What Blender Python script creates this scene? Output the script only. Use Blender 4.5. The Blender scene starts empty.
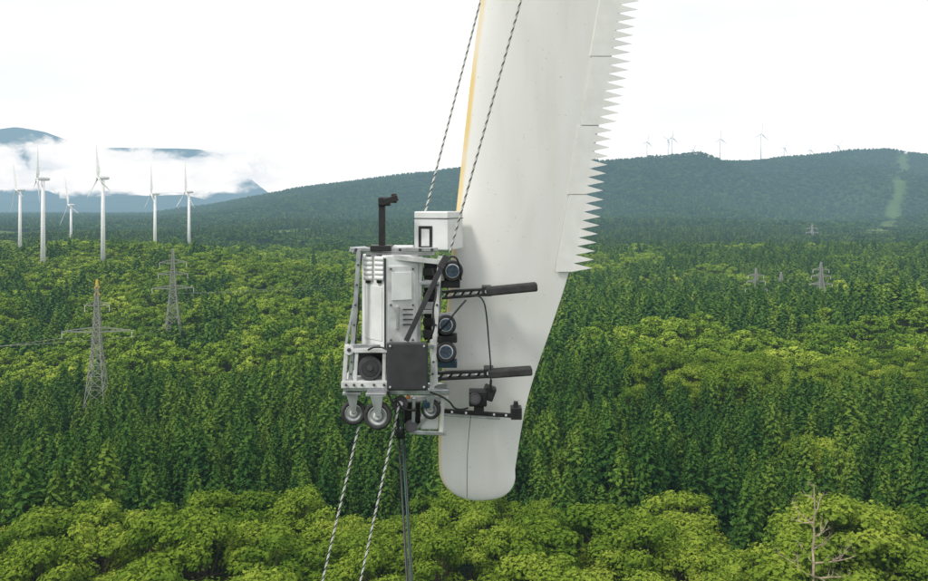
import bpy, math, random
import numpy as np
from mathutils import Vector, Matrix
random.seed(4); rng=np.random.default_rng(4)
F=803.0; CZ=62.0; HY=205.0
sc=bpy.context.scene
def R(px,py,d): return Vector(((px-464)*d/F, d, CZ+(HY-py)*d/F))
# ------------------------------------------------------------ noise
def _h(ix,iy,s):
    v=np.sin(ix*127.1+iy*311.7+s*74.7)*43758.5453
    return v-np.floor(v)
def vn(x,y,s=0):
    x=np.asarray(x,float);y=np.asarray(y,float)
    ix=np.floor(x);iy=np.floor(y);fx=x-ix;fy=y-iy
    fx=fx*fx*(3-2*fx);fy=fy*fy*(3-2*fy)
    a=_h(ix,iy,s);b=_h(ix+1,iy,s);c=_h(ix,iy+1,s);d=_h(ix+1,iy+1,s)
    return ((a*(1-fx)+b*fx)*(1-fy)+(c*(1-fx)+d*fx)*fy)*2-1
def fbm(x,y,s=0,o=4):
    t=0;a=1.;n=0
    for i in range(o):
        t=t+a*vn(x*2**i,y*2**i,s+i*3);n+=a;a*=.5
    return t/n
def sstep(t):
    t=np.clip(t,0,1);return t*t*(3-2*t)
RP=np.array([(-3000,235),(-400,224),(60,224),(110,220),(160,212),(220,203),(300,189),(350,182),(400,176),(460,169),(520,166),(620,164),(700,163),(750,162),(800,157),(850,151),(890,151),(928,156),(1100,156),(1500,165),(5000,190)],float)
def terr(x,y):
    x=np.asarray(x,float);y=np.asarray(y,float)
    base=fbm(x/230+3.3,y/170+1.7,1,3)*10*sstep((y-90)/200)
    base=base+13*np.exp(-(((x+330)/230)**2+((y-640)/210)**2))
    base=base+13*np.exp(-(((x-215)/100)**2+((y-345)/50)**2))-9*np.exp(-(((x+60)/150)**2+((y-760)/200)**2))
    base=base-9*np.exp(-((y-250)/70)**2)*np.exp(-((x+130)/90)**2)
    base=base-9*np.exp(-(((y-540)/110)**2))*np.exp(-((x-180)/150)**2)
    base=base+15*fbm(x/420,y/380,31,3)*sstep((y-800)/500)
    yy=np.maximum(y,1.)
    px=464+F*x/yy
    zr=CZ+(HY-np.interp(px,RP[:,0],RP[:,1]))*4500/F+7*fbm(x/160,y/400,9,3)-8
    zr=np.maximum(zr,5)
    t=(y-1750)/(4500-1750)
    s=sstep(t)**1.15
    rid=fbm(x/700,y/900,5,4)
    h=base*(1-s)+zr*s+rid*(zr*.55)*s*(1-s)*4.2*np.where(y>0,1,0)
    back=np.clip((y-4500)/6000,0,1)
    h=np.where(y>4500,zr*(1-.8*back)-4,h)
    return h
def tz(x,y): return float(terr(np.array([x]),np.array([y]))[0])
# ------------------------------------------------------------ materials
def newmat(name):
    m=bpy.data.materials.new(name);m.use_nodes=True
    try:m.cycles.emission_sampling='NONE'
    except Exception as ex:print(ex)
    nt=m.node_tree;nt.nodes.clear()
    o=nt.nodes.new('ShaderNodeOutputMaterial');return m,nt,o
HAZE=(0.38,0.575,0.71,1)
def haze(nt,sh,out,L=7600.):  # aerial haze painted into the material: emission mixed in with distance from origin
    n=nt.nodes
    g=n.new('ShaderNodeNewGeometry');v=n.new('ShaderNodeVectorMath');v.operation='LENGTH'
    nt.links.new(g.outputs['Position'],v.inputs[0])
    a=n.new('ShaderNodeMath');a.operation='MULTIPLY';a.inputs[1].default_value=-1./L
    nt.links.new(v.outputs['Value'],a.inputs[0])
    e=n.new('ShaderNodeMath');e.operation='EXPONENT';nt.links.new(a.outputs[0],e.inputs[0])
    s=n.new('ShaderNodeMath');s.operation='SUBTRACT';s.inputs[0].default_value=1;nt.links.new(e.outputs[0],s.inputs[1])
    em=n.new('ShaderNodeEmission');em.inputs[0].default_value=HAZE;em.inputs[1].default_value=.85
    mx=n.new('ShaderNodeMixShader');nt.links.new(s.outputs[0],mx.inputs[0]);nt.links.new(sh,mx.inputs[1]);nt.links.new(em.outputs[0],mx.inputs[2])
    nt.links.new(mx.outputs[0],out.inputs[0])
def ramp(nt,stops):
    r=nt.nodes.new('ShaderNodeValToRGB');e=r.color_ramp.elements
    e[0].position=stops[0][0];e[0].color=(*stops[0][1],1)
    e[1].position=stops[-1][0];e[1].color=(*stops[-1][1],1)
    for p,c in stops[1:-1]:
        k=e.new(p);k.color=(*c,1)
    return r
def wnoise(nt,scale,det=3,coord='pos'):
    n=nt.nodes.new('ShaderNodeTexNoise');n.inputs['Scale'].default_value=scale;n.inputs['Detail'].default_value=det
    if coord=='pos':
        g=nt.nodes.new('ShaderNodeNewGeometry');nt.links.new(g.outputs['Position'],n.inputs['Vector'])
    else:
        g=nt.nodes.new('ShaderNodeTexCoord');nt.links.new(g.outputs['Object'],n.inputs['Vector'])
    return n
def math2(nt,op,a,b):
    m=nt.nodes.new('ShaderNodeMath');m.operation=op
    for i,v in enumerate((a,b)):
        if isinstance(v,(int,float)):m.inputs[i].default_value=v
        else:nt.links.new(v,m.inputs[i])
    return m.outputs[0]
def leafmat(name,stops,trans=.3,det=2):
    m,nt,o=newmat(name)
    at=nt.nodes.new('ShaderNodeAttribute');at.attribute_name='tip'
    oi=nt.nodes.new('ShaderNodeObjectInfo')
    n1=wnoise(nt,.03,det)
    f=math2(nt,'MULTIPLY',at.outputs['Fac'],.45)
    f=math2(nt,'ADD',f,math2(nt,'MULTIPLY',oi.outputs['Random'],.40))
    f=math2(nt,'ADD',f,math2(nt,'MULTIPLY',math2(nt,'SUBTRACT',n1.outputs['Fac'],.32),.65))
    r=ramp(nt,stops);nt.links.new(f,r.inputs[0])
    d=nt.nodes.new('ShaderNodeBsdfDiffuse')
    nt.links.new(r.outputs[0],d.inputs[0])
    if trans:
        t=nt.nodes.new('ShaderNodeBsdfTranslucent');nt.links.new(r.outputs[0],t.inputs[0])
        mx=nt.nodes.new('ShaderNodeMixShader');mx.inputs[0].default_value=trans
        nt.links.new(d.outputs[0],mx.inputs[1]);nt.links.new(t.outputs[0],mx.inputs[2]);sh=mx.outputs[0]
    else:sh=d.outputs[0]
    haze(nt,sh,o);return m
def pmat(name,col,rough=.5,metal=0,var=.12,scale=6,hz=False,bump=0,coat=0):
    m,nt,o=newmat(name)
    p=nt.nodes.new('ShaderNodeBsdfPrincipled');p.inputs['Roughness'].default_value=rough;p.inputs['Metallic'].default_value=metal
    n=wnoise(nt,scale,5)
    lo=tuple(c*(1-var*1.6) for c in col);hi=tuple(min(1,c*(1+var*.6)) for c in col)
    r=ramp(nt,[(.3,lo),(.62,hi)]);nt.links.new(n.outputs['Fac'],r.inputs[0]);nt.links.new(r.outputs[0],p.inputs['Base Color'])
    if bump:
        b=nt.nodes.new('ShaderNodeBump');b.inputs['Strength'].default_value=bump;b.inputs['Distance'].default_value=.01
        nt.links.new(n.outputs['Fac'],b.inputs['Height']);nt.links.new(b.outputs[0],p.inputs['Normal'])
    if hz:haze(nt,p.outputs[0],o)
    else:nt.links.new(p.outputs[0],o.inputs[0])
    return m
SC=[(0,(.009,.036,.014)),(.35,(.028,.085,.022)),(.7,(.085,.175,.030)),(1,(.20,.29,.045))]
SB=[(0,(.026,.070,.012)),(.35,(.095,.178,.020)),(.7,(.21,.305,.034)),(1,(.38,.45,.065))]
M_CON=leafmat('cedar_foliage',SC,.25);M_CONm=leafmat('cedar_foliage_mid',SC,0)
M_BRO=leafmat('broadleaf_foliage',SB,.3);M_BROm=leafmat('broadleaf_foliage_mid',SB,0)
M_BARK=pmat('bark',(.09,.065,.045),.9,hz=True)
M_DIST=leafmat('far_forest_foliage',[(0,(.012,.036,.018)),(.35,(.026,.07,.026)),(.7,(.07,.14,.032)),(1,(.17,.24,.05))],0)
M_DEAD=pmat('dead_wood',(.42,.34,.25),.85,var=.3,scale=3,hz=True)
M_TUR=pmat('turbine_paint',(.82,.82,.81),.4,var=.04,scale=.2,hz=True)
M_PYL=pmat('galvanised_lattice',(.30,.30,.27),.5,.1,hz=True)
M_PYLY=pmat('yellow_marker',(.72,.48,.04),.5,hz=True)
M_WHITE=pmat('white_cover',(.78,.79,.78),.38,var=.10,scale=5)
M_WH2=pmat('white_plastic',(.63,.64,.63),.45,var=.18,scale=9)
M_ALU=pmat('aluminium',(.50,.51,.52),.36,.7,var=.2,scale=14)
M_BLK=pmat('black_anodised',(.018,.018,.020),.42,var=.3,scale=20)
M_RUB=pmat('rubber',(.035,.035,.036),.75,var=.3,scale=20)
M_GRY=pmat('dark_grey_plate',(.040,.041,.045),.5,var=.15,scale=12,bump=.1)
M_BLUE=pmat('blue_motor',(.035,.075,.12),.4,.2,var=.25,scale=25)
M_ORG=pmat('orange_part',(.55,.19,.03),.5)
M_GRN=pmat('green_cable',(.02,.09,.06),.5)
M_RW=pmat('rope_light',(.60,.60,.56),.85,scale=40)
M_RD=pmat('rope_dark',(.07,.075,.07),.85,scale=40)
# ------------------------------------------------------------ mesh helpers
def link(o,parent=None):
    sc.collection.objects.link(o)
    if parent:o.parent=parent
    return o
def meshobj(name,v,f,mat,parent=None,smooth=False,dolink=True):
    me=bpy.data.meshes.new(name);me.from_pydata([tuple(p) for p in v],[],[tuple(q) for q in f]);me.update()
    if mat:me.materials.append(mat)
    if smooth:me.polygons.foreach_set('use_smooth',[True]*len(me.polygons))
    o=bpy.data.objects.new(name,me)
    return link(o,parent) if dolink else o
def empty(name,loc=(0,0,0)):
    e=bpy.data.objects.new(name,None);e.empty_display_size=.2;sc.collection.objects.link(e);return e
def bars(segs,n=4):
    V=[];Fc=[]
    for a,b,r0,r1 in segs:
        a=Vector(a);b=Vector(b);d=(b-a)
        if d.length<1e-6:continue
        d.normalize();u=d.cross(Vector((0,0,1)) if abs(d.z)<.9 else Vector((1,0,0))).normalized();w=d.cross(u)
        k=len(V)
        for P,r in((a,r0),(b,r1)):
            for i in range(n):
                an=2*math.pi*i/n+math.pi/4;V.append(P+u*r*math.cos(an)+w*r*math.sin(an))
        for i in range(n):
            j=(i+1)%n;Fc.append((k+i,k+j,k+n+j,k+n+i))
        Fc.append(tuple(k+i for i in range(n))[::-1]);Fc.append(tuple(k+n+i for i in range(n)))
    return V,Fc
def bevel(o,w,seg=2):
    b=o.modifiers.new('b','BEVEL');b.width=w;b.segments=seg;b.limit_method='ANGLE';return o
# ------------------------------------------------------------ ground
th=np.concatenate([np.linspace(-180,-55,40,endpoint=False),np.linspace(-55,55,680),np.linspace(55,180,40)[1:-1]])*math.pi/180
rr=np.concatenate([[0.5],np.geomspace(12,12000,430),[16000,22000,30000]])
TH,RR=np.meshgrid(th,rr)
X=RR*np.sin(TH);Y=RR*np.cos(TH)
Z=terr(X,Y)
nr,nc=X.shape
co=np.stack([X,Y,Z],-1).reshape(-1,3)
i=np.arange(nr-1)[:,None]*nc;j=np.arange(nc)[None,:];j2=(j+1)%nc
q=np.stack([i+j,i+j2,i+nc+j2,i+nc+j],-1).reshape(-1,4)
me=bpy.data.meshes.new('ground')
me.vertices.add(len(co));me.vertices.foreach_set('co',co.ravel())
me.loops.add(q.size);me.loops.foreach_set('vertex_index',q.ravel())
me.polygons.add(len(q));me.polygons.foreach_set('loop_start',np.arange(0,q.size,4));me.polygons.foreach_set('loop_total',np.full(len(q),4))
me.update(calc_edges=True);me.polygons.foreach_set('use_smooth',[True]*len(q))
def clearf(x,y):
    cx=758+(y-1500)*(2471-758)/3000.
    c=np.exp(-((x-cx+14*vn(y/150,y*0,3))/34)**2)*sstep((y-1500)/200)*.62
    c2=np.exp(-((x-(cx+190))/24)**2)*sstep((y-2200)/200)*.45
    p=sstep((fbm(x/170,y/330,77,3)-.30)/.1)*sstep((y-600)/300)*sstep((2600-y)/500)*.7
    return np.clip(c*sstep((vn(x/60,y/60,8)+1.)/.9)+c2+p,0,1)
at=me.attributes.new('clear','FLOAT','POINT');at.data.foreach_set('value',clearf(co[:,0],co[:,1]).astype(np.float32))
m,nt,o=newmat('forest_ground')
n1=wnoise(nt,.05,5);n2=wnoise(nt,.0035,3)
f=math2(nt,'ADD',math2(nt,'MULTIPLY',n1.outputs['Fac'],.6),math2(nt,'MULTIPLY',n2.outputs['Fac'],.5))
r=ramp(nt,[(.35,(.012,.034,.015)),(.55,(.026,.062,.023)),(.75,(.06,.11,.033))]);nt.links.new(f,r.inputs[0])
a=nt.nodes.new('ShaderNodeAttribute');a.attribute_name='clear'
mx=nt.nodes.new('ShaderNodeMixRGB');mx.inputs[2].default_value=(.14,.20,.06,1);nt.links.new(a.outputs['Fac'],mx.inputs[0]);nt.links.new(r.outputs[0],mx.inputs[1])
d=nt.nodes.new('ShaderNodeBsdfDiffuse');nt.links.new(mx.outputs[0],d.inputs[0])
bp=nt.nodes.new('ShaderNodeBump');bp.inputs['Strength'].default_value=1;bp.inputs['Distance'].default_value=12;nt.links.new(n1.outputs['Fac'],bp.inputs['Height']);nt.links.new(bp.outputs[0],d.inputs['Normal'])
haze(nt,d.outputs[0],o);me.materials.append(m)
link(bpy.data.objects.new('ground',me))
# ------------------------------------------------------------ far mountains
def mountain(name,D,prof,seed,depth,amp,L):
    pr=np.array(prof,float);n=360;k=30
    px=np.linspace(pr[0,0],pr[-1,0],n)
    top=CZ+(HY-np.interp(px,pr[:,0],pr[:,1]))*D/F
    V=[];
    for a in range(k):
        t=a/(k-1)
        x=(px-464)*D/F;y=np.full(n,D-depth*(1-t))
        z=(top+amp*fbm(px/30,px*0+2,seed,4))*sstep(t)**.8-20
        z=z+fbm(x/900,y/1200,seed+4,4)*amp*4*np.sin(t*math.pi)
        V.append(np.stack([x,y,z],-1))
    for t in(.5,0):
        V.append(np.stack([(px-464)*D/F,np.full(n,D+depth*(1-t)),top*t-20],-1))
    V=np.concatenate(V);rows=k+2
    Fq=[(a*n+b,a*n+b+1,(a+1)*n+b+1,(a+1)*n+b) for a in range(rows-1) for b in range(n-1)]
    m,nt,o=newmat(name+'_forest')
    nn=wnoise(nt,.002,6);r=ramp(nt,[(.3,(.02,.045,.03)),(.7,(.06,.09,.045))]);nt.links.new(nn.outputs['Fac'],r.inputs[0])
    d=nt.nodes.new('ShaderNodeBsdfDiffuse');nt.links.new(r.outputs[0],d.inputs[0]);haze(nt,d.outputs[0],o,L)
    return meshobj(name,V,Fq,m,smooth=True)
mountain('mountain',9500,[(-700,205),(-200,200),(0,199),(60,197),(130,195),(185,193),(215,201),(260,214),(330,224)],3,2500,8,6300)
mountain('mountain',15500,[(-800,170),(-300,140),(-60,134),(0,131),(22,127),(45,131),(75,142),(105,147),(150,147),(200,149),(226,154),(243,172),(262,196),(300,215)],11,4000,16,8500)
# cloud banks
def cloud(name,D,x0,x1,y0,y1,seed,thr):
    n=80;k=24;V=[];Fq=[]
    for a in range(k+1):
        for b in range(n+1):
            px=x0+(x1-x0)*b/n;py=y0+(y1-y0)*a/k
            p=R(px,py,D);p.y+=500*float(fbm(px/40.,py/20.,seed,3));V.append(p)
    Fq=[(a*(n+1)+b,a*(n+1)+b+1,(a+1)*(n+1)+b+1,(a+1)*(n+1)+b) for a in range(k) for b in range(n)]
    m,nt,o=newmat(name+'_vapour')
    tc=nt.nodes.new('ShaderNodeTexCoord');mp=nt.nodes.new('ShaderNodeMapping');mp.inputs['Scale'].default_value=(.0011,.0011,.0023);mp.inputs['Location'].default_value=(seed,0,0)
    nt.links.new(tc.outputs['Object'],mp.inputs[0])
    no=nt.nodes.new('ShaderNodeTexNoise');no.inputs['Scale'].default_value=1;no.inputs['Detail'].default_value=7;no.inputs['Roughness'].default_value=.55;nt.links.new(mp.outputs[0],no.inputs['Vector'])
    ge=nt.nodes.new('ShaderNodeSeparateXYZ');nt.links.new(tc.outputs['Generated'],ge.inputs[0])
    def fall(s,w0,w1):
        a1=nt.nodes.new('ShaderNodeMapRange');a1.interpolation_type='SMOOTHSTEP';a1.inputs[1].default_value=0;a1.inputs[2].default_value=w0;nt.links.new(s,a1.inputs[0])
        a2=nt.nodes.new('ShaderNodeMapRange');a2.interpolation_type='SMOOTHSTEP';a2.inputs[1].default_value=1;a2.inputs[2].default_value=1-w1;nt.links.new(s,a2.inputs[0])
        return math2(nt,'MULTIPLY',a1.outputs[0],a2.outputs[0])
    fl=math2(nt,'MULTIPLY',fall(ge.outputs['Z'],.35,.55),fall(ge.outputs['X'],.1,.3))
    s=math2(nt,'ADD',no.outputs['Fac'],math2(nt,'MULTIPLY',fl,.55))
    al=nt.nodes.new('ShaderNodeMapRange');al.interpolation_type='SMOOTHSTEP';al.inputs[1].default_value=thr;al.inputs[2].default_value=thr+.15;nt.links.new(s,al.inputs[0])
    al2=math2(nt,'MULTIPLY',al.outputs[0],math2(nt,'MINIMUM',math2(nt,'MULTIPLY',fl,6),1))
    cr=ramp(nt,[(.38,(.82,.87,.92)),(.52,(1,1,1))]);nt.links.new(no.outputs['Fac'],cr.inputs[0])
    em=nt.nodes.new('ShaderNodeEmission');nt.links.new(cr.outputs[0],em.inputs[0]);tr=nt.nodes.new('ShaderNodeBsdfTransparent')  # cloud brightness painted in as emission, not lit by the sun
    mx=nt.nodes.new('ShaderNodeMixShader');nt.links.new(al2,mx.inputs[0]);nt.links.new(tr.outputs[0],mx.inputs[1]);nt.links.new(em.outputs[0],mx.inputs[2]);nt.links.new(mx.outputs[0],o.inputs[0])
    meshobj(name,V,Fq,m,smooth=True)
cloud('cloud_bank',12500,-420,450,214,113,3.1,.75)
cloud('cloud_bank',8800,-300,350,203,146,7.7,.83)
# ------------------------------------------------------------ trees
def norm(a): return a/np.maximum(np.linalg.norm(a,axis=-1,keepdims=True),1e-9)
def leaves(c,nrm,s,asp):
    n=len(c);rd=rng.normal(size=(n,3));t=norm(np.cross(nrm,rd));b=np.cross(norm(nrm),t)
    s=s[:,None];asp=asp if np.isscalar(asp) else asp[:,None]
    return np.stack([c+t*s,c+b*s*asp,c-t*s,c-b*s*asp],1).reshape(-1,3)
def treemesh(name,lv,tip,mat,segs):
    n=len(lv)//4
    V2,F2=bars(segs,5)
    V=np.concatenate([lv,np.array([tuple(v) for v in V2])]) 
    Fq=[tuple(x) for x in np.arange(n*4).reshape(-1,4)]+[tuple(k+n*4 for k in f) for f in F2]
    me=bpy.data.meshes.new(name);me.from_pydata(V.tolist(),[],Fq);me.materials.append(mat);me.materials.append(M_BARK)
    mi=np.zeros(len(Fq),int);mi[n:]=1;me.polygons.foreach_set('material_index',mi)
    a=me.attributes.new('tip','FLOAT','POINT');tp=np.zeros(len(V),np.float32);tp[:n*4]=np.repeat(tip,4);a.data.foreach_set('value',tp)
    me.update();return bpy.data.objects.new(name,me)
def broadleaf(k,nl,lpl,ls,mat,H=13.):
    T=[];segs=[((0,0,-2),(0,0,H*.5),.28,.2)]
    CC=[];NN=[]
    wd=rng.uniform(.9,1.2)
    for i in range(nl):
        z=rng.uniform(0,1);an=rng.uniform(0,6.283);rad=4.4*wd*math.sqrt(max(0,1-(z*1.0)**2))*rng.uniform(.5,1.08)
        c=np.array([rad*math.cos(an),rad*math.sin(an),H*.46+z*H*.42+rng.uniform(-.5,.9)])
        r=rng.uniform(.7,1.8)
        segs.append(((0,0,H*rng.uniform(.3,.5)),tuple(c),.12,.04))
        n=int(lpl*r*r/2)
        d=norm(rng.normal(size=(n,3)));d[:,2]=np.where(d[:,2]<-.3,-d[:,2],d[:,2])
        bump=1+.3*np.sin(d[:,0]*7+i)*np.sin(d[:,1]*8+i*2)*np.sin(d[:,2]*6)
        p=c+d*r*(rng.uniform(.7,1.12,(n,1)))*bump[:,None]*np.array([1.05,1.05,.8])
        CC.append(p);NN.append(norm(d+rng.normal(size=(n,3))*.45+np.array([0,0,.3])))
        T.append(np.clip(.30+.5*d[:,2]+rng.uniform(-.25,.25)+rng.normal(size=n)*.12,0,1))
    p=np.concatenate(CC);nn=np.concatenate(NN);t=np.concatenate(T)
    s=rng.uniform(.6,1.3,len(p))*ls
    return treemesh('broadleaf_tree_%d'%k,leaves(p,nn,s,.6),t,mat,segs)
def conifer(k,mat,H=16.,dens=1.,ls=.36):
    P=[];N=[];T=[];segs=[((0,0,-2),(0,0,H*.97),.24,.03)]
    z=H*.25
    Rm=rng.uniform(2.7,3.8);pw=rng.uniform(.6,.95)
    while z<H:
        f=(z-2.5)/(H-2.5);r=Rm*(1-f)**pw*rng.uniform(.75,1.15)+.12
        nb=int((4+6*(1-f))*dens)
        off=rng.uniform(0,6.28)
        for b in range(nb):
            an=off+6.283*b/nb+rng.normal()*.15;L=r*rng.uniform(.65,1.2)
            ns=max(2,int(L*2.6))
            for s in range(ns):
                u=(s+1)/ns
                if u<.3:continue
                for q in range(2):
                    w=.32*(1-u*.5)*L*.5
                    px=L*u;side=rng.normal()*w
                    x=px*math.cos(an)-side*math.sin(an);y=px*math.sin(an)+side*math.cos(an)
                    zz=z-.32*L*u+.22*L*u*u+rng.normal()*.09
                    P.append((x,y,zz));N.append((math.cos(an)*.7+rng.normal()*.35,math.sin(an)*.7+rng.normal()*.35,.8+rng.normal()*.3))
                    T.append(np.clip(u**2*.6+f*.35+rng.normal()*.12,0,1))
        z+=.42+.2*(1-f)
    for i in range(14):
        P.append((rng.normal()*.06,rng.normal()*.06,H+.2-i*.1));N.append((rng.normal(),rng.normal(),.2));T.append(.9)
    P=np.array(P);N=norm(np.array(N));T=np.array(T)
    s=rng.uniform(.7,1.3,len(P))*ls
    return treemesh('cedar_tree_%d'%k,leaves(P,N,s,.5),T,mat,segs)
def coll(name,objs):
    c=bpy.data.collections.new(name)
    for o in objs:c.objects.link(o)
    return c
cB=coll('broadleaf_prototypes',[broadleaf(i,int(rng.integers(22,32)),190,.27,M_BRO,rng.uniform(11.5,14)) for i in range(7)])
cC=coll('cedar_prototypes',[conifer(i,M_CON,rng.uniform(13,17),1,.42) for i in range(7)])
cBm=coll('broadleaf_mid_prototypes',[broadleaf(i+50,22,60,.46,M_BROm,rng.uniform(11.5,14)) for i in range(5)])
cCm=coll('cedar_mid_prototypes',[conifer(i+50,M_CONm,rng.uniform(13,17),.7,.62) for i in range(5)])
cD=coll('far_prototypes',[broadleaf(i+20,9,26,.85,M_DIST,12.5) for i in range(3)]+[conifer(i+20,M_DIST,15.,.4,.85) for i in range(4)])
def scatter(name,pts,scl,idx,collc):
    me=bpy.data.meshes.new(name);me.vertices.add(len(pts));me.vertices.foreach_set('co',pts.astype(np.float32).ravel())
    for nm,ty,val in(('scl','FLOAT_VECTOR',scl),('idx','INT',idx),('yaw','FLOAT_VECTOR',np.stack([rng.normal(size=len(pts))*.03,rng.normal(size=len(pts))*.03,rng.uniform(0,6.28,len(pts))],-1))):
        a=me.attributes.new(nm,ty,'POINT')
        if ty=='FLOAT_VECTOR':a.data.foreach_set('vector',val.astype(np.float32).ravel())
        else:a.data.foreach_set('value',val.astype(np.int32))
    o=link(bpy.data.objects.new(name,me))
    ng=bpy.data.node_groups.new(name+'_scatter','GeometryNodeTree')
    ng.interface.new_socket('Geometry',in_out='INPUT',socket_type='NodeSocketGeometry');ng.interface.new_socket('Geometry',in_out='OUTPUT',socket_type='NodeSocketGeometry')
    N=ng.nodes;gi=N.new('NodeGroupInput');go=N.new('NodeGroupOutput')
    ip=N.new('GeometryNodeInstanceOnPoints');ci=N.new('GeometryNodeCollectionInfo')
    ci.inputs['Collection'].default_value=collc;ci.inputs['Separate Children'].default_value=True;ci.inputs['Reset Children'].default_value=True
    mp=N.new('GeometryNodeMeshToPoints')
    L=ng.links;L.new(gi.outputs[0],mp.inputs[0]);L.new(mp.outputs[0],ip.inputs['Points']);L.new(ci.outputs[0],ip.inputs['Instance'])
    ip.inputs['Pick Instance'].default_value=True
    def na(nm,t):
        a=N.new('GeometryNodeInputNamedAttribute');a.data_type=t;a.inputs[0].default_value=nm;return a.outputs[0]
    L.new(na('scl','FLOAT_VECTOR'),ip.inputs['Scale']);L.new(na('idx','INT'),ip.inputs['Instance Index']);L.new(na('yaw','FLOAT_VECTOR'),ip.inputs['Rotation'])
    L.new(ip.outputs[0],go.inputs[0])
    md=o.modifiers.new('scatter','NODES');md.node_group=ng;return o
def grid(y0,y1,sp,half=.66):
    xs=np.arange(-half*y1-20,half*y1+20,sp);ys=np.arange(y0,y1,sp)
    A,B=np.meshgrid(xs,ys);A=A.ravel()+rng.uniform(-.45,.45,A.size)*sp;B=B.ravel()+rng.uniform(-.45,.45,B.size)*sp
    k=np.abs(A)<half*B+15;return A[k],B[k]
def conprob(x,y):
    px=464+F*x/y;n=fbm(x/30,y/38,50,3)*1.6
    p=np.full(len(x),.5)
    left=px<500
    b=np.where(px<740,141,122)+12*vn(x/22,y*0,4)
    p=np.where(y<b,-.45,p)
    mid=(y>=b)&(y<262)
    p=np.where(mid,np.where(left,1.1,np.where(px<800,1.0,.68)),p)
    f2=(y>=262)&(y<900)
    p=np.where(f2&left,.3,p)
    p=np.where((y>=215)&(y<320)&(px>620),.15,p)
    p=np.where((y>=225)&(y<330)&(~left)&(px<=620),.6,p)
    p=np.where((y>=320)&(y<640)&(~left),.75,p)
    p=np.where((y>=640)&(~left),.65,p)
    return p+n*.55
def XY(rng3,con):
    out=[]
    for y0,y1,s in rng3:
        x,y=grid(y0,y1,s);k=conprob(x,y);k=(k>.5) if con else (k<=.52);out.append(np.stack([x[k],y[k]],-1))
    return np.concatenate(out)
def place(name,P,cc,nv,lo,hi,wide=1.,near=1.):
    x,y=P[:,0],P[:,1]
    z=terr(x,y)-.3
    s=rng.uniform(lo,hi,len(x))*(1+.2*vn(x/18,y/18,61))
    w=s*rng.uniform(.85,1.2,len(x))*wide
    g=np.where(y>480,1.3,np.where(y>260,1.1,np.where(y<150,near,1.)))
    scatter(name,np.stack([x,y,z],-1),np.stack([w*g,w*g,s],-1),rng.integers(0,nv,len(x)),cc)
    return len(x)
nC=place('cedar_forest',XY(((66,260,4.7),),True),cC,7,.62,1.3)+place('cedar_forest',XY(((260,480,5.2),(480,950,7.)),True),cCm,5,.65,1.2,1.1)
nB=place('broadleaf_forest',XY(((66,150,6.9),(150,260,6.4)),False),cB,7,.65,1.2,1.,1.15)+place('broadleaf_forest',XY(((260,480,6.8),(480,950,8.5)),False),cBm,5,.65,1.2)
D1=[]
for y0,y1,sp in((950,1800,11.),(1800,3000,17.),(3000,4650,24.)):
    x,y=grid(y0,y1,sp,.64);D1.append(np.stack([x,y],-1))
DD=np.concatenate(D1);
x,y=DD[:,0],DD[:,1];k=clearf(x,y)<.3;x=x[k];y=y[k];z=terr(x,y)-1
s=rng.uniform(.7,1.1,len(x));g=np.where(y>3000,3.2,np.where(y>1800,2.4,1.7))
kind=(fbm(x/200,y/260,90,3)+rng.normal(size=len(x))*.15)>-.05
idx=np.where(kind,rng.integers(3,7,len(x)),rng.integers(0,3,len(x)))
scatter('distant_forest',np.stack([x,y,z],-1),np.stack([s*g,s*g,s*np.where(y>1800,1.15,1.)],-1),idx,cD)
print('trees',nC,nB,len(x))
# ------------------------------------------------------------ dead tree
def dead(px,py,D):
    top=R(px,py,D);g=tz(top.x,top.y);H=top.z-g;segs=[];r2=random.Random(21)
    def grow(p,d,L,r,lev):
        n=5;q=p.copy()
        for i in range(n):
            d=(d+Vector((r2.gauss(0,.2),r2.gauss(0,.2),r2.gauss(.10,.12)))).normalized();q2=q+d*L/n
            ra=r*(1-i/n*.7);rb=r*(1-(i+1)/n*.7);segs.append((q,q2,ra,rb))
            if lev<3:
                for k in range(r2.randint(0,2)):
                    s=(d*.7+Vector((r2.gauss(0,.6),r2.gauss(0,.6),r2.gauss(.3,.3)))).normalized();grow(q2.copy(),s,L*r2.uniform(.25,.5),rb*.65,lev+1)
            q=q2
        return q
    b=Vector((top.x,top.y,g-1));p=b.copy();n=16
    for i in range(n):
        t=i/n;q=p+Vector((r2.gauss(0,.2),r2.gauss(0,.2),(H+1)/n));segs.append((p,q,.30*(1-t)+.06,.30*(1-t-1/n)+.06))
        if t>.45:
            for k in range(r2.randint(1,2)):
                an=r2.uniform(-.9,.9)+(math.pi if r2.random()<.5 else 0);s=Vector((math.cos(an),math.sin(an),r2.uniform(-.2,.7))).normalized();grow(q.copy(),s,((1-t)*8+1.6)*r2.uniform(.5,1.15),.12*(1-t)+.06,1)
        p=q
    V,Fc=bars(segs,5);meshobj('dead_tree',V,Fc,M_DEAD)
dead(812,486,104)
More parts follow.
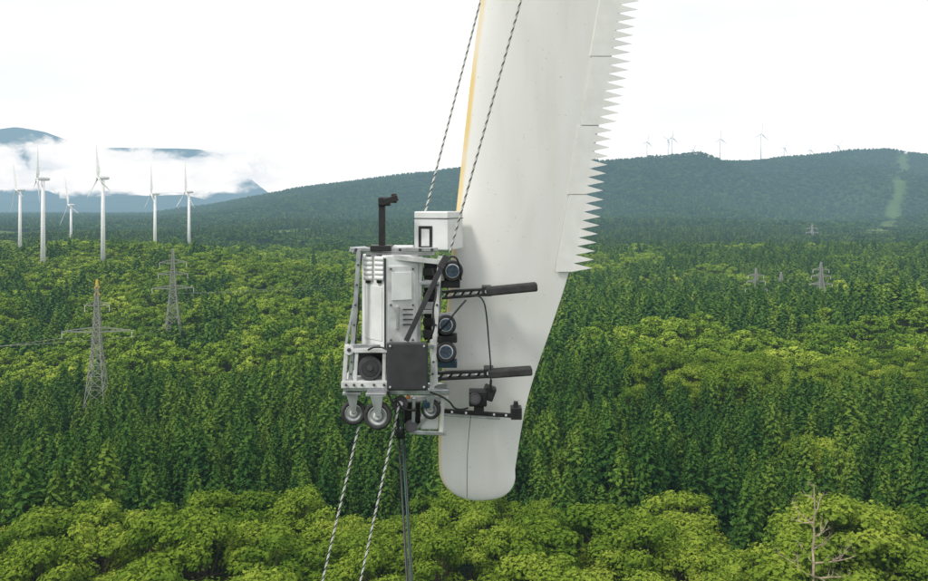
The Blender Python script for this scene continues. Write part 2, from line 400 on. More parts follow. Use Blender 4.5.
# ------------------------------------------------------------ wind turbines
def lathe(z0,z1,r0,r1,n=24):
    return bars([((0,0,z0),(0,0,z1),r0,r1)],n)
def turbine(px,hub,D,bl,phase,yaw,gz=None,rt=2.2):
    h=R(px,hub,D);g=tz(h.x,h.y) if gz is None else gz
    e=empty('wind_turbine');e.location=(h.x,h.y,g)
    H=h.z-g
    V,Fc=lathe(-3,H-1.2,rt,rt*.6);meshobj('tower',V,Fc,M_TUR,e,True)
    k=rt/2.2
    V=[];ns=[(-3.2,1.2),(-2.6,1.6),(3.5,1.7),(5.2,1.1)]
    for y,r in ns:
        for i in range(12):
            a=2*math.pi*i/12;ca,sa=math.cos(a),math.sin(a);f=.9/max(abs(ca),abs(sa))**.5
            V.append((r*ca*f*k,y*k,r*sa*f*k))
    Fq=[(a*12+b,a*12+(b+1)%12,(a+1)*12+(b+1)%12,(a+1)*12+b) for a in range(3) for b in range(12)]+[tuple(range(12))[::-1],tuple(range(36,48))]
    o=meshobj('nacelle',V,Fq,M_TUR,e,True);o.location=(0,0,H);o.rotation_euler=(0,0,yaw)
    V=[];Fq=[]
    for y,r in((-3.2,1.4),(-4.6,1.3),(-5.6,.8),(-6.1,.1)):
        for i in range(12):
            a=2*math.pi*i/12;V.append((r*k*math.cos(a),y*k,r*k*math.sin(a)))
    Fq=[(a*12+b,a*12+(b+1)%12,(a+1)*12+(b+1)%12,(a+1)*12+b) for a in range(3) for b in range(12)]
    for b in range(3):
        an=phase+b*2*math.pi/3;c,s=math.cos(an),math.sin(an)
        k0=len(V);prof=[(.0,.9,.9),(.06,.9,.9),(.18,2.0,.5),(.35,1.7,.36),(.6,1.2,.25),(.85,.75,.14),(1,.2,.06)]
        for t,ch,tk in prof:
            rz=t*bl;tw=math.radians(35*(1-t)**1.5+8)
            for (u,v) in((-.35,0),(-.1,.5),(.65,0),(-.1,-.5)):
                lx=u*ch*2*k;ly=v*tk*2*k
                x2=lx*math.cos(tw)-ly*math.sin(tw);y2=lx*math.sin(tw)+ly*math.cos(tw)-4.4*k
                V.append((x2*c+rz*s,y2-rz*rz*.0004,-x2*s+rz*c))
        for a in range(len(prof)-1):
            for i in range(4):Fq.append((k0+a*4+i,k0+a*4+(i+1)%4,k0+a*4+4+(i+1)%4,k0+a*4+4+i))
        Fq.append(tuple(k0+(len(prof)-1)*4+i for i in range(4)))
    o=meshobj('rotor',V,Fq,M_TUR,e);o.location=(0,0,H);o.rotation_euler=(0,0,yaw)
for px,hub,D,ph in((20,190,760,-.3),(43,179,560,.25),(71,205,1000,-.25),(103,178,580,-.12),(155,194,770,.05),(189,192,800,0.0)):
    turbine(px,hub,D,25*D/800+6,ph,math.radians(-56+D%7*2),rt=1.8)
for px,hub,bl,ph in((647,142,8,.2),(668,140,9,.9),(672,138,9,.1),(720,139,10,0),(761,134,12,.1),(784,148,8,.5),(810,150,7,.2),(838,146,8,.7),(693,150,6,.5)):
    turbine(px,hub,4520,bl*5.6,ph,math.radians(25),rt=3.0)
# ------------------------------------------------------------ transmission towers
def pylon(px,top,D,arms,th,yel=False,yaw=0.):
    t=R(px,top,D);g=tz(t.x,t.y);H=t.z-g;e=empty('transmission_tower');e.location=(t.x,t.y,g);e.rotation_euler=(0,0,yaw)
    def w(z):
        f=z/H
        return 4.0*(1-f/.6)+1.2*(f/.6) if f<.6 else 1.2*(1-(f-.6)/.4)+.25*((f-.6)/.4)
    lv=[0];
    while lv[-1]<H*.97: lv.append(lv[-1]+max(2.,w(lv[-1])*1.6))
    lv[-1]=H
    S=[];cs=[(-1,-1),(1,-1),(1,1),(-1,1)]
    for a,b in zip(lv[:-1],lv[1:]):
        wa,wb=w(a),w(b)
        for i in range(4):
            c,d=cs[i],cs[(i+1)%4]
            S.append(((c[0]*wa,c[1]*wa,a),(c[0]*wb,c[1]*wb,b),th,th))
            S.append(((c[0]*wa,c[1]*wa,a),(d[0]*wb,d[1]*wb,b),th*.55,th*.55));S.append(((d[0]*wa,d[1]*wa,a),(c[0]*wb,c[1]*wb,b),th*.55,th*.55))
            S.append(((c[0]*wb,c[1]*wb,b),(d[0]*wb,d[1]*wb,b),th*.55,th*.55))
    V,Fc=bars(S);meshobj('lattice',V,Fc,M_PYL,e)
    S=[];I=[]
    for dz,L in arms:
        z=H-dz;ww=w(z)
        for s in(-1,1):
            for yy in(-1,1):
                S.append(((s*ww,yy*ww,z),(s*L,0,z+.2),th*.8,th*.8));S.append(((s*ww,yy*ww,z+1.4),(s*L,0,z+.3),th*.6,th*.6))
            for k in range(1,5):
                f=k/5;S.append(((s*(ww+(L-ww)*f),0,z+.1),(s*(ww+(L-ww)*(f-.1)),0,z+1.4*(1-f)+.3),th*.45,th*.45))
            I.append(((s*L,0,z+.2),(s*L,0,z-1.8),th*.8,th*.8))
    V,Fc=bars(S);meshobj('crossarms',V,Fc,M_PYL,e);V,Fc=bars(I);meshobj('insulators',V,Fc,M_WH2,e)
    if yel:
        S=[((0,0,H-.8),(0,0,H+1.3),.5,.35),((-.7,0,H-3.4),(.7,0,H-.8),.28,.28),((.7,0,H-3.4),(-.7,0,H-.8),.28,.28)];V,Fc=bars(S,8);meshobj('warning_marker',V,Fc,M_PYLY,e)
    return t
A=pylon(97,284,240,[(14.3,10),(6.5,3.5)],.15,True,.12)
Bp=pylon(173,249,345,[(6,5.5),(11,6),(17,8.5)],.19,False,.2)
pylon(756,268,520,[(5,5),(9,6),(14,7)],.26)
P3=pylon(821,262,500,[(5,5),(9,6),(14,7)],.26)
pylon(812,224,1500,[(8,9),(16,11),(24,12)],.65)
pylon(781,272,560,[(6,5),(11,7)],.26)
S=[]
def wire(a,b,sag,r):
    n=20;p=None
    for i in range(n+1):
        t=i/n;q=a.lerp(b,t)-Vector((0,0,sag*4*t*(1-t)))
        if p:S.append((p,q,r,r))
        p=q
for s in(-1,1):
    wire(A+Vector((s*10,s*1.2,-16)),Bp+Vector((s*8.3,s*1.7,-19)),4,.04)
    wire(A+Vector((s*10,s*1.2,-16)),Vector((-330,200,26+s*6)),6,.04)
    wire(Bp+Vector((s*8.3,s*1.7,-19)),Vector((60,560,26+s*4)),5,.05)
V,Fc=bars(S,3);meshobj('power_line',V,Fc,M_PYL)
# ------------------------------------------------------------ turbine blade
DB=6.3
LE=np.array([(-1400,640),(-900,581),(0,481),(40,475.5),(80,470.5),(180,459.5),(250,452),(330,445),(400,440),(440,438),(470,439)],float)
TE=np.array([(-1400,905),(-900,800),(0,622),(60,611),(130,598),(200,586),(250,575),(280,567),(305,559),(340,547),(370,536),(400,527),(430,521),(470,515)],float)
def edges(py):
    if py<=470:
        def sm(A):
            return np.mean([np.interp(py+d,A[:,0],A[:,1]) for d in(-14,-7,0,7,14)]) if py<450 else np.interp(py,A[:,0],A[:,1])
        return sm(LE),sm(TE)
    t=(py-470)/30.5;w=38*(max(0,1-t**2.3))**(1/2.3);c=477+4*t;return c-w-(0),c+w
pys=list(np.linspace(-1400,-100,14))+list(np.linspace(-60,450,80))+list(np.linspace(455,470,4))+[470+30.5*math.sin(a) for a in np.linspace(.08,math.pi/2-.02,26)]+[500.45]
us=[0.5*(1-math.cos(math.pi*i/28)) for i in range(29)]
V=[];le=[];M=56
for py in pys:
    l,r=edges(py);c=(r-l)*DB/F
    ring=[(u,-1) for u in us]+[(u,1) for u in us[1:-1][::-1]]
    for u,s in ring:
        t=5*.17*(.2969*math.sqrt(u)-.126*u-.3516*u*u+.2843*u**3-.1036*u**4)
        p=R(l+(r-l)*u,py,DB);V.append((p.x,DB+s*t*c*(1 if s<0 else .75)+(-.012*c*math.sin(math.pi*u)),p.z));le.append(u)
Fq=[(a*M+b,a*M+(b+1)%M,(a+1)*M+(b+1)%M,(a+1)*M+b) for a in range(len(pys)-1) for b in range(M)]+[tuple((len(pys)-1)*M+b for b in range(M)),tuple(range(M))[::-1]]
m,nt,o=newmat('blade_gelcoat')
p=nt.nodes.new('ShaderNodeBsdfPrincipled');p.inputs['Roughness'].default_value=.42
at=nt.nodes.new('ShaderNodeAttribute');at.attribute_name='chord'
tc=nt.nodes.new('ShaderNodeTexCoord');mp=nt.nodes.new('ShaderNodeMapping');mp.inputs['Scale'].default_value=(5,5,.9);nt.links.new(tc.outputs['Object'],mp.inputs[0])
nz=nt.nodes.new('ShaderNodeTexNoise');nz.inputs['Scale'].default_value=1.2;nz.inputs['Detail'].default_value=7;nt.links.new(mp.outputs[0],nz.inputs['Vector'])
r=ramp(nt,[(.28,(.77,.75,.71)),(.5,(.83,.815,.785)),(.7,(.85,.84,.815))]);nt.links.new(nz.outputs['Fac'],r.inputs[0])
n2=wnoise(nt,1.6,5);
e1=nt.nodes.new('ShaderNodeMapRange');e1.inputs[1].default_value=.048;e1.inputs[2].default_value=.026;nt.links.new(math2(nt,'ADD',at.outputs['Fac'],math2(nt,'MULTIPLY',math2(nt,'SUBTRACT',nz.outputs['Fac'],.5),.03)),e1.inputs[0])
e2=nt.nodes.new('ShaderNodeMapRange');e2.inputs[1].default_value=.42;e2.inputs[2].default_value=.58;nt.links.new(n2.outputs['Fac'],e2.inputs[0])
fy=math2(nt,'MULTIPLY',math2(nt,'MULTIPLY',e1.outputs[0],math2(nt,'ADD',math2(nt,'MULTIPLY',e2.outputs[0],.45),.5)),.9)
mx=nt.nodes.new('ShaderNodeMixRGB');mx.inputs[2].default_value=(.80,.56,.15,1);nt.links.new(fy,mx.inputs[0]);nt.links.new(r.outputs[0],mx.inputs[1])
n3=wnoise(nt,55,2);sp=nt.nodes.new('ShaderNodeMapRange');sp.inputs[1].default_value=.70;sp.inputs[2].default_value=.76;nt.links.new(n3.outputs['Fac'],sp.inputs[0])
mx2=nt.nodes.new('ShaderNodeMixRGB');mx2.inputs[2].default_value=(.3,.28,.24,1);nt.links.new(math2(nt,'MULTIPLY',sp.outputs[0],.5),mx2.inputs[0]);nt.links.new(mx.outputs[0],mx2.inputs[1])
nt.links.new(mx2.outputs[0],p.inputs['Base Color']);nt.links.new(p.outputs[0],o.inputs[0])
M_BL=m
blade=empty('wind_turbine_blade')
o=meshobj('blade_shell',V,Fq,M_BL,blade,True)
a=o.data.attributes.new('chord','FLOAT','POINT');a.data.foreach_set('value',np.array(le,np.float32))
def ip(A,y):
    A=np.array(A,float)
    if y<A[0,0]:return A[0,1]+(y-A[0,0])*(A[1,1]-A[0,1])/(A[1,0]-A[0,0])
    return float(np.interp(y,A[:,0],A[:,1]))
IN=[(0,602),(90,586),(180,572),(268,556)];RT=[(0,622),(60,611),(130,597),(200,586),(270,572)];TP=[(0,641),(60,631),(130,615),(180,607),(215,601),(270,592)]
pitch=8.6;y=272.;pan=0
M_SER=pmat('serration_plastic',(.84,.83,.80),.5,var=.05,scale=8)
while y>-900:
    V=[];Fq=[];n=8 if pan else 9
    off=2.0*(pan%2)
    for k in range(n):
        yb=y-k*pitch-(.25 if k==0 else 0);yt=y-(k+1)*pitch+(.35 if k==n-1 else 0);ym=(yb+yt)/2
        b0=len(V)
        def P(px,py,dd):return R(px,py,DB-dd)
        V+=[P(ip(IN,yb)-off,yb,.046),P(ip(RT,yb)-off,yb,.024),P(ip(TP,ym)-off,ym+.6,.010+.004*math.sin(k*2.1+pan)),P(ip(RT,yt)-off,yt,.024),P(ip(IN,yt)-off,yt,.046)]
        Fq+=[(b0,b0+1,b0+3,b0+4),(b0+1,b0+2,b0+3)]
    o=meshobj('trailing_edge_serration_%d'%pan,V,Fq,M_SER,blade)
    w=o.modifiers.new('w','WELD');w.merge_threshold=.0005
    s=o.modifiers.new('s','SOLIDIFY');s.thickness=.007
    y-=n*pitch+.3;pan+=1
# ------------------------------------------------------------ robot
rob=empty('blade_maintenance_robot')
def B(name,x0,y0,x1,y1,d,dt,mat,bv=.006,rot=0):
    cx,cy=(x0+x1)/2,(y0+y1)/2;c=R(cx,cy,d);w=abs(x1-x0)*d/F/2;h=abs(y1-y0)*d/F/2
    V=[(sx*w,sy*dt/2,sz*h) for sx in(-1,1) for sy in(-1,1) for sz in(-1,1)]
    Fq=[(0,1,3,2),(4,6,7,5),(0,4,5,1),(2,3,7,6),(0,2,6,4),(1,5,7,3)]
    o=meshobj(name,V,Fq,mat,rob);o.location=c+Vector((0,dt/2,0));o.rotation_euler=(0,rot,0)
    if bv:bevel(o,min(bv,w*.9,h*.9))
    return o
def BAR(name,p0,p1,wpx,mat,dt=None,bv=.003):
    a=R(*p0);b=R(*p1);d=b-a;L=d.length;w=wpx*p0[2]/F/2;t=(dt or 2*w)/2
    V=[(sx*w,sy*t,sz*L/2) for sx in(-1,1) for sy in(-1,1) for sz in(-1,1)]
    Fq=[(0,1,3,2),(4,6,7,5),(0,4,5,1),(2,3,7,6),(0,2,6,4),(1,5,7,3)]
    o=meshobj(name,V,Fq,mat,rob);o.location=(a+b)/2;z=d.normalized();yy=Vector((0,1,0));x=yy.cross(z).normalized();y2=z.cross(x)
    o.rotation_euler=Matrix((x,y2,z)).transposed().to_euler()
    if bv:bevel(o,min(bv,w*.8))
    return o
def CY(name,p0,p1,rpx,mat,n=28,bv=.003):
    a=R(*p0);b=R(*p1);V,Fc=bars([(a,b,rpx*p0[2]/F,rpx*p0[2]/F)],n);o=meshobj(name,V,Fc,mat,rob,False)
    for pl in o.data.polygons:pl.use_smooth=len(pl.vertices)==4
    if bv:bevel(o,bv)
    return o
def PRISM(name,foot,py0,py1,mat,dref,bv=.005):
    z0=R(0,py1,dref).z;z1=R(0,py0,dref).z
    pts=[((px-464)*d/F,d) for px,d in foot];n=len(pts)
    V=[(x,y,z0) for x,y in pts]+[(x,y,z1) for x,y in pts]
    Fq=[(i,(i+1)%n,n+(i+1)%n,n+i) for i in range(n)]+[tuple(range(n))[::-1],tuple(range(n,2*n))]
    o=meshobj(name,V,Fq,mat,rob)
    if bv:bevel(o,bv)
    return o
def POLY(name,pts,d,dt,mat,bv=.003):
    n=len(pts);V=[R(x,y,d) for x,y in pts];V+=[v+Vector((0,dt,0)) for v in V]
    Fq=[tuple(range(n)),tuple(range(n,2*n))[::-1]]+[(i,n+i,n+(i+1)%n,(i+1)%n) for i in range(n)]
    o=meshobj(name,V,Fq,mat,rob)
    if bv:bevel(o,bv)
    return o
def CUR(name,pts,rpx,mat,parent=rob,bez=True):
    cu=bpy.data.curves.new(name,'CURVE');cu.dimensions='3D';cu.bevel_depth=rpx*6/F;cu.bevel_resolution=2
    P=[R(*p) for p in pts]
    s=cu.splines.new('NURBS' if bez else 'POLY');s.points.add(len(P)-1)
    for q,p in zip(s.points,P):q.co=(*p,1)
    if bez:s.order_u=3;s.use_endpoint_u=True
    cu.materials.append(mat);o=bpy.data.objects.new(name,cu);return link(o,parent)
B('mast_post',378.5,204,385,248,5.84,.045,M_BLK,.004)
B('mast_head',378,197,390,206,5.82,.08,M_BLK,.008)
BAR('mast_arm',(384,202,5.84),(398,197.5,5.84),6,M_BLK,.05)
B('mast_cap',391,193.5,396.5,203,5.83,.06,M_BLK)
B('mast_base',370,245.5,391,251.5,5.80,.14,M_BLK)
PRISM('control_box',[(414,6.0),(448,5.93),(463,6.16),(430,6.24)],211.5,250,M_WHITE,5.97,.008)
PRISM('box_label',[(418.5,5.984),(432,5.956),(432.3,5.962),(418.8,5.99)],226,249,M_BLK,5.97,0)
PRISM('box_label_inset',[(421.3,5.973),(429.3,5.957),(429.6,5.963),(421.6,5.98)],229,246,M_WH2,5.97,0)
PRISM('box_lid_seam',[(413.6,5.998),(448.2,5.925),(463.3,6.158),(429.8,6.243)],218,218.8,M_GRY,5.97,0)
B('deck_rail_front',350,247.5,438,252,5.82,.03,M_ALU)
BAR('deck_rail_left',(352,250,5.82),(366,249,6.25),5,M_ALU)
BAR('deck_rail_cross',(392,257,5.80),(440,262,5.84),5,M_WH2,.03)
B('deck_plate',366,252,434,255.5,5.86,.34,M_WH2)
B('deck_block',392,246,413,258,5.9,.15,M_WHITE)
for x in(356,372,400,420,432):CY('deck_bolt',(x,249.8,5.82),(x,249.8,5.805),1.6,M_GRY,8,0)
PRISM('main_cover',[(361.5,5.95),(385,5.76),(419,5.86),(398,6.12)],255,349,M_WHITE,5.82,.01)
PRISM('cover_front_panel',[(388,5.760),(416,5.843),(415.8,5.852),(387.8,5.769)],266,343,M_WH2,5.8,.003)
PRISM('cover_panel_recess',[(392,5.763),(412,5.822),(411.8,5.83),(391.8,5.772)],272,300,M_WHITE,5.8,.003)
PRISM('cover_side_panel',[(364.5,5.918),(382,5.775),(382.4,5.783),(364.9,5.927)],286,340,M_WHITE,5.83,.003)
PRISM('cover_edge_seam',[(384.2,5.757),(386.2,5.757),(386.2,5.767),(384.2,5.767)],258,347,M_GRY,5.8,0)
for k,(x,d) in enumerate(((368.5,5.87),(379.5,5.78))):
    for i in range(5):
        CY('roller_%d_%d'%(k,i),(x-4.3,258.5+i*4.8,d),(x+4.3,259+i*4.8,d-.02),2.5,M_WHITE,14,.004)
    CY('roller_shaft_%d'%k,(x,255,d+.02),(x,283,d+.02),3,M_GRY,12,0)
for x,y in((391,269),(413,269),(391,340),(413,340),(391,305),(413,305)):
    CY('cover_screw',(x,y,5.765+(x-388)*.003),(x,y,5.745+(x-388)*.003),1.1,M_GRY,8,0)
for i in range(4):B('vent_slot',403,309+i*5,413,310.3+i*5,5.79,.012,M_GRY,0)
B('cover_handle',396,306,399,330,5.76,.03,M_ALU)
BAR('post_left',(359,250,5.82),(350,386,5.80),4.0,M_ALU)
BAR('post_left_rear',(366,250,6.2),(362,386,6.2),3.6,M_ALU)
BAR('post_inner',(421,256,5.86),(419,345,5.86),3.6,M_ALU)
BAR('post_right',(440,256,5.86),(431,402,5.84),4.6,M_WH2)
BAR('post_right_rear',(441,256,6.2),(435,402,6.2),4,M_ALU)
BAR('brace_mid',(350,346,5.80),(434,346.5,5.83),4.0,M_ALU)
BAR('brace_upper',(420,283,5.85),(440,283,5.85),3.4,M_ALU)
BAR('brace_c',(420,312,5.85),(437,312,5.85),3.4,M_ALU)
BAR('side_link',(347,344,5.80),(344,384,5.78),4,M_WH2)
BAR('side_link2',(355,300,5.82),(346,344,5.80),2.6,M_ALU)
for i,y in enumerate((265,285,305,325,362,374)):
    t=(y-250)/136.;CY('post_bolt',(359-9*t,y,5.80),(359-9*t,y,5.782),1.1,M_GRY,8,0)
    t=(y-256)/146.;CY('post_bolt',(440-9*t,y,5.84),(440-9*t,y,5.825),1.2,M_GRY,8,0)
CUR('cable_left',[(362,254,5.9),(357,280,5.86),(360,310,5.88),(354,338,5.84),(358,352,5.8)],.8,M_BLK)
CY('side_pulley',(349,350,5.80),(349,350,5.76),5,M_WH2,20)
CY('side_pulley_hub',(349,350,5.77),(349,350,5.745),2,M_GRY,12)
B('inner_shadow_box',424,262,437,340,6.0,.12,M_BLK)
for i,(y,mm) in enumerate(((268,M_GRY),(280,M_ALU),(292,M_BLK),(302,M_ALU),(318,M_BLK),(330,M_GRY))):
    B('module_%d'%i,423,y,436,y+8,5.92,.1,mm,.006)
BAR('strap',(444,262,5.78),(406,341,5.66),5.2,M_BLK,.012)
BAR('strap_b',(447,256,5.80),(440,268,5.77),7,M_BLK,.02)
B('drum_opening_dark',356,351,386,384,5.95,.24,M_BLK)  # solid black box stands in for the shaded opening behind the drum
CY('drum',(370,368,5.93),(370,368,5.78),11.5,M_GRY,32)
CY('drum_ring',(370,368,5.79),(370,368,5.775),8.5,M_BLK,32)
CY('drum_hub',(370,368,5.78),(370,368,5.755),3.,M_GRY,20)
BAR('drum_frame_l',(357,349,5.79),(355,384,5.78),3.5,M_WH2)
BAR('drum_frame_r',(384.5,349,5.79),(384,384,5.78),3.5,M_WH2)
BAR('drum_frame_top',(354,350.5,5.78),(388,350.5,5.78),4,M_WH2)
o=B('front_plate',386.5,342.5,428,391,5.66,.03,M_GRY,0);bevel(o,.028,4)
for x,y in((390,346),(424,346),(390,387),(424,387)):CY('plate_bolt',(x,y,5.66),(x,y,5.65),1.1,M_ALU,8,0)
B('plate_mount',396,350,420,385,5.70,.12,M_BLK)
B('base_tray',341,381.5,388,388.5,5.74,.40,M_WH2)
B('base_tray_lip',343,388,390,391.5,5.76,.36,M_ALU)
B('base_rail',388,389.5,449,395,5.80,.05,M_ALU)
B('base_rail_rear',392,384,447,389,6.15,.05,M_ALU)
for x in(346,354,362,374,384):CY('base_bolt',(x,385,5.74),(x,385,5.725),1.3,M_GRY,8,0)
def caster(px,py,r,d,yaw=.0,w=.045):
    c=R(px,py,d);rr_=r*d/F
    def ring(name,prof,mat):
        n=36;V=[];k=len(prof)
        for i in range(n):
            a=2*math.pi*i/n
            for q,yy in prof:V.append((q*math.cos(a),yy,q*math.sin(a)))
        Fq=[(i*k+j,i*k+(j+1)%k,((i+1)%n)*k+(j+1)%k,((i+1)%n)*k+j) for i in range(n) for j in range(k)]
        o=meshobj(name,V,Fq,mat,rob,True);o.location=c;o.rotation_euler=(0,0,yaw);return o
    ring('caster_tyre',[(rr_*.70,-w/2),(rr_*.94,-w/2),(rr_,-w/4),(rr_,w/4),(rr_*.94,w/2),(rr_*.70,w/2)],M_RUB)
    ring('caster_rim',[(rr_*.3,-w*.30),(rr_*.58,-w*.30),(rr_*.70,-w*.5),(rr_*.70,w*.5),(rr_*.3,w*.4)],M_ALU)
    ring('caster_hub',[(.001,-w*.62),(rr_*.3,-w*.62),(rr_*.32,-w*.4),(rr_*.32,w*.5),(.001,w*.5)],M_WH2)
    CY('caster_axle',(px,py,d-w*.8),(px,py,d+w*.8),r*.13,M_GRY,10,0)
    for s in(-1,1):
        dd=d+s*(w/2+.012)
        POLY('caster_fork',[(px-r*.55,py-r*1.35),(px+r*.35,py-r*1.35),(px+r*.17,py+1),(px-r*.15,py+1)],dd-(.006 if s<0 else 0),.006,M_ALU,0)
    B('caster_top',px-r*.9,py-r*1.6,px+r*.6,py-r*1.32,d-w*.8,w*1.6,M_ALU)
caster(353.5,412.5,12.5,5.82,.15)
caster(378,415.5,14,5.72,-.1,.05)
caster(431,409,10,5.85,-.3)
CY('sprocket',(400,404,5.9),(400,404,5.82),8,M_BLK,20)
CY('sprocket_hub',(400,404,5.83),(400,404,5.80),3,M_ALU,16)
B('lower_beam',404,397,448,401.5,5.86,.05,M_WH2)
BAR('lower_leg_a',(414,398,5.84),(413,433,5.84),3.4,M_ALU)
BAR('lower_leg_b',(443,396,5.86),(441,434,5.86),4.,M_WH2)
BAR('lower_foot',(410,432,5.84),(446,433.5,5.86),3.6,M_ALU)
BAR('lower_brace',(414,431,5.9),(442,400,5.9),2.6,M_ALU)
B('lower_gearbox',404,402,420,424,5.95,.14,M_BLK,.012)
B('lower_block',420,416,438,430,5.92,.1,M_WHITE,.012)
CY('lower_motor',(411,426,5.95),(411,426,5.82),6,M_GRY)
B('sensor_blue',422,402,430,408,5.80,.05,M_BLUE)
B('connector',406,396,410,399,5.80,.04,M_ORG)
def unit(x,y,r):
    CY('drive_motor',(x,y,6.1),(x,y,5.90),r,M_BLK,32,.006)
    CY('drive_band',(x,y,5.97),(x,y,5.945),r+.7,M_BLUE,32,.002)
    CY('drive_ring',(x,y,5.905),(x,y,5.89),r*.72,M_ALU,32,.003)
    CY('drive_face',(x,y,5.895),(x,y,5.875),r*.62,M_BLUE,24,.003)
    CY('drive_shaft',(x,y,5.88),(x,y,5.865),r*.2,M_GRY,16,.002)
    for a in range(6):
        ax=x+r*.43*math.cos(a*1.047);ay=y+r*.43*math.sin(a*1.047);CY('drive_bolt',(ax,ay,5.88),(ax,ay,5.87),.8,M_BLK,8,0)
    B('drive_bracket',x-r-5,y-r-2,x-r+2,y+r+2,5.93,.2,M_WH2)
unit(452.5,271,10)
unit(446,325,9.5);unit(446,352,10)
B('motor_block',440,280,460,288,5.93,.16,M_BLK)
B('motor_block',436,336,457,343,5.93,.15,M_BLK)
B('motor_block_blue',438,361,457,368,5.95,.1,M_BLUE)
POLY('bracket_plate',[(436,314),(452,312),(458,318),(456,332),(436,338)],6.1,.02,M_WHITE)
POLY('bracket_plate_low',[(430,340),(436,338),(438,385),(430,388)],5.9,.02,M_WHITE)
def arm(x0,y0,x1,y1,x2,y2,d,tk):
    for s in(-1,1):BAR('arm_rail',(x0,y0+s*3.1,d),(x1,y1+s*2.6,d),2.5,M_BLK,.05)
    n=6
    for i in range(n):
        t=(i+.3)/n;t2=(i+.9)/n
        BAR('arm_web',(x0+(x1-x0)*t,y0+(y1-y0)*t+3,d+.01),(x0+(x1-x0)*t2,y0+(y1-y0)*t2-3,d+.01),1.8,M_BLK,.02)
        CY('arm_bolt',(x0+(x1-x0)*t,y0+(y1-y0)*t,d+.03),(x0+(x1-x0)*t,y0+(y1-y0)*t,d-.03),.9,M_ALU,8,0)
    o=BAR('arm_pad',(x1-4,y1,d-.03),(x2,y2,d-.03),tk,M_RUB,.11,0);bevel(o,.014,3)
    B('arm_joint',x1-8,y1-5,x1+2,y1+5,d-.04,.13,M_BLK,.008)
    CY('arm_pivot',(x1-3,y1,d-.04),(x1-3,y1,d-.06),2.2,M_ALU,14,0)
arm(442,295,490,291.5,537,286.5,6.0,8.5)
arm(436,376,492,373.5,532,370.5,6.0,8.)
BAR('arm_low',(440,410.5,6.0),(519,416,6.0),4,M_BLK,.03)
BAR('arm_low_inner',(444,414.8,6.01),(500,418.5,6.01),2,M_ALU,.03)
B('arm_low_end',511,408,522,420,5.96,.10,M_BLK)
POLY('arm_low_hook',[(514,402),(518,402),(519,409),(513,409)],5.98,.04,M_BLK)
for x in(452,466,480,494,506):CY('arm_low_screw',(x,412+(x-452)*.06,6.0),(x,412+(x-452)*.06,5.975),1.2,M_ALU,8,0)
B('inspection_camera_body',469,391,487,407,5.93,.10,M_BLK,.01)
CY('inspection_camera_lens',(476,399,5.94),(475,399,5.87),6,M_BLK,24)
CY('inspection_camera_glass',(475,399,5.872),(475,399,5.866),4,M_GRY,24,0)
o=B('inspection_camera_head',483,387,495,401,5.95,.09,M_BLK,.01,.35)
B('camera_clamp',474,406,484,415,5.96,.08,M_BLK)
BAR('camera_stem',(491,380,5.97),(490,392,5.97),2.4,M_BLK)
CUR('cable_arm',[(462,297,5.95),(474,294,5.93),(484,299,5.92),(487,318,5.93),(489,345,5.95),(491,368,5.93),(491,392,5.95)],.75,M_BLK)
CUR('cable_curve',[(437,333,5.9),(447,324,5.85),(455,312,5.86),(466,300,5.9)],1.0,M_BLK)
CUR('cable_loop',[(441,262,5.85),(452,254,5.83),(460,262,5.85),(461,280,5.9)],.9,M_BLK)
CUR('cable_loop2',[(424,346,5.8),(436,332,5.76),(432,310,5.78),(438,290,5.82),(432,268,5.85)],1.0,M_BLK)
CUR('cable_low',[(430,392,5.8),(448,398,5.8),(456,412,5.85),(468,408,5.92)],.9,M_BLK)
CUR('cable_low2',[(388,392,5.75),(392,404,5.72),(396,398,5.74),(404,412,5.75),(416,410,5.8)],1.1,M_BLK)
CUR('cable_front',[(368,350,5.75),(377,344,5.72),(388,350,5.7)],.9,M_BLK)
CUR('tip_cord',[(471,415,5.97),(468,440,6.1),(467,470,6.15),(467,497,6.22)],.3,M_RD)
def rope(name,a,b,rad=.0062,turn=.062):
    e=empty(name);d=b-a;L=d.length;z=d.normalized();x=z.cross(Vector((0,1,0))).normalized();y=z.cross(x)
    for k,mt in enumerate((M_RW,M_RD,M_RW)):
        cu=bpy.data.curves.new('strand','CURVE');cu.dimensions='3D';cu.bevel_depth=rad*.75;cu.bevel_resolution=1
        n=int(L/turn*7);s=cu.splines.new('POLY');s.points.add(n)
        t=np.linspace(0,1,n+1);an=t*L/turn*2*math.pi+k*2*math.pi/3
        P=np.array(a)[None]+t[:,None]*np.array(d)[None]+rad*.7*(np.cos(an)[:,None]*np.array(x)[None]+np.sin(an)[:,None]*np.array(y)[None])
        s.points.foreach_set('co',np.concatenate([P,np.ones((n+1,1))],1).ravel());cu.materials.append(mt)
        link(bpy.data.objects.new('strand',cu),e)
def ext(p,q,t): return p+(q-p)*t
p=R(450,252,5.9);q=R(521,0,5.75);rope('rope',p,ext(p,q,5))
p=R(425,213,6.1);q=R(482,-5,6.55);rope('rope',p,ext(p,q,5))
def toground(p,q):
    t=(p.z-1)/(p.z-q.z);return ext(p,q,t)
p=R(359,426,5.84);q=R(322,583,5.80);rope('rope',p,toground(p,q))
p=R(399,405,5.76);q=R(360,583,5.74);rope('rope',p,toground(p,q))
e=empty('hanging_cable')
for k,(x0,x1,mt,r) in enumerate(((397,407,M_BLK,.0075),(400,411,M_GRN,.0055),(402,412.5,M_BLK,.006),(395,409,M_RD,.004))):
    p=R(x0,398,5.85);q=R(x1,583,5.82);V,Fc=bars([(p,toground(p,q),r,r)],8);meshobj('cable_%d'%k,V,Fc,mt,e,True)
CY('cable_clamp',(400,428,5.86),(400.5,438,5.86),4.5,M_BLK,14)
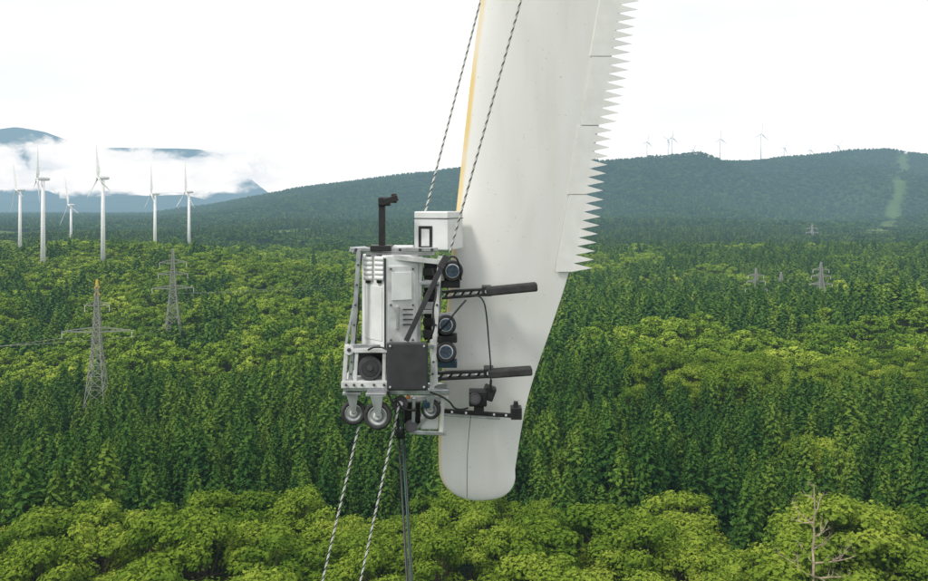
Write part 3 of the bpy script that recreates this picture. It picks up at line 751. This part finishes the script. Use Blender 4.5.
# ------------------------------------------------------------ world + sun + camera
w=bpy.data.worlds.new('World');sc.world=w;w.use_nodes=True;nt=w.node_tree;nt.nodes.clear()
ow=nt.nodes.new('ShaderNodeOutputWorld')
sk=nt.nodes.new('ShaderNodeTexSky');sk.sky_type='NISHITA';sk.sun_disc=False
sd=Vector((-.62,-.55,.95)).normalized();sk.sun_elevation=math.asin(sd.z);sk.sun_rotation=math.atan2(sd.x,sd.y)
bg1=nt.nodes.new('ShaderNodeBackground');bg1.inputs[1].default_value=.1;nt.links.new(sk.outputs[0],bg1.inputs[0])
tc=nt.nodes.new('ShaderNodeTexCoord');mp=nt.nodes.new('ShaderNodeMapping');mp.inputs['Scale'].default_value=(2.2,2.2,8);nt.links.new(tc.outputs['Generated'],mp.inputs[0])
no=nt.nodes.new('ShaderNodeTexNoise');no.inputs['Scale'].default_value=1.5;no.inputs['Detail'].default_value=6;nt.links.new(mp.outputs[0],no.inputs['Vector'])
r=ramp(nt,[(.28,(.79,.815,.84)),(.45,(.85,.86,.87)),(.6,(.92,.92,.92))]);nt.links.new(no.outputs['Fac'],r.inputs[0])
bg2=nt.nodes.new('ShaderNodeBackground');nt.links.new(r.outputs[0],bg2.inputs[0]);bg2.inputs[1].default_value=1.25
mx=nt.nodes.new('ShaderNodeMixShader');mx.inputs[0].default_value=.93;nt.links.new(bg1.outputs[0],mx.inputs[1]);nt.links.new(bg2.outputs[0],mx.inputs[2]);nt.links.new(mx.outputs[0],ow.inputs[0])
l=bpy.data.lights.new('sun','SUN');l.energy=2.1;l.angle=math.radians(10);l.color=(1,.96,.88)
lo=link(bpy.data.objects.new('sun',l));lo.rotation_euler=sd.to_track_quat('Z','Y').to_euler()
cam=bpy.data.cameras.new('camera');co_=link(bpy.data.objects.new('camera',cam));co_.location=(0,0,CZ);co_.rotation_euler=(math.pi/2,0,0)
cam.sensor_width=36;cam.lens=36*F/928;cam.shift_y=-(290.5-HY)/928;cam.clip_end=60000;cam.clip_start=.1
sc.camera=co_
sc.view_settings.view_transform='Standard';sc.view_settings.look='None';sc.view_settings.exposure=0
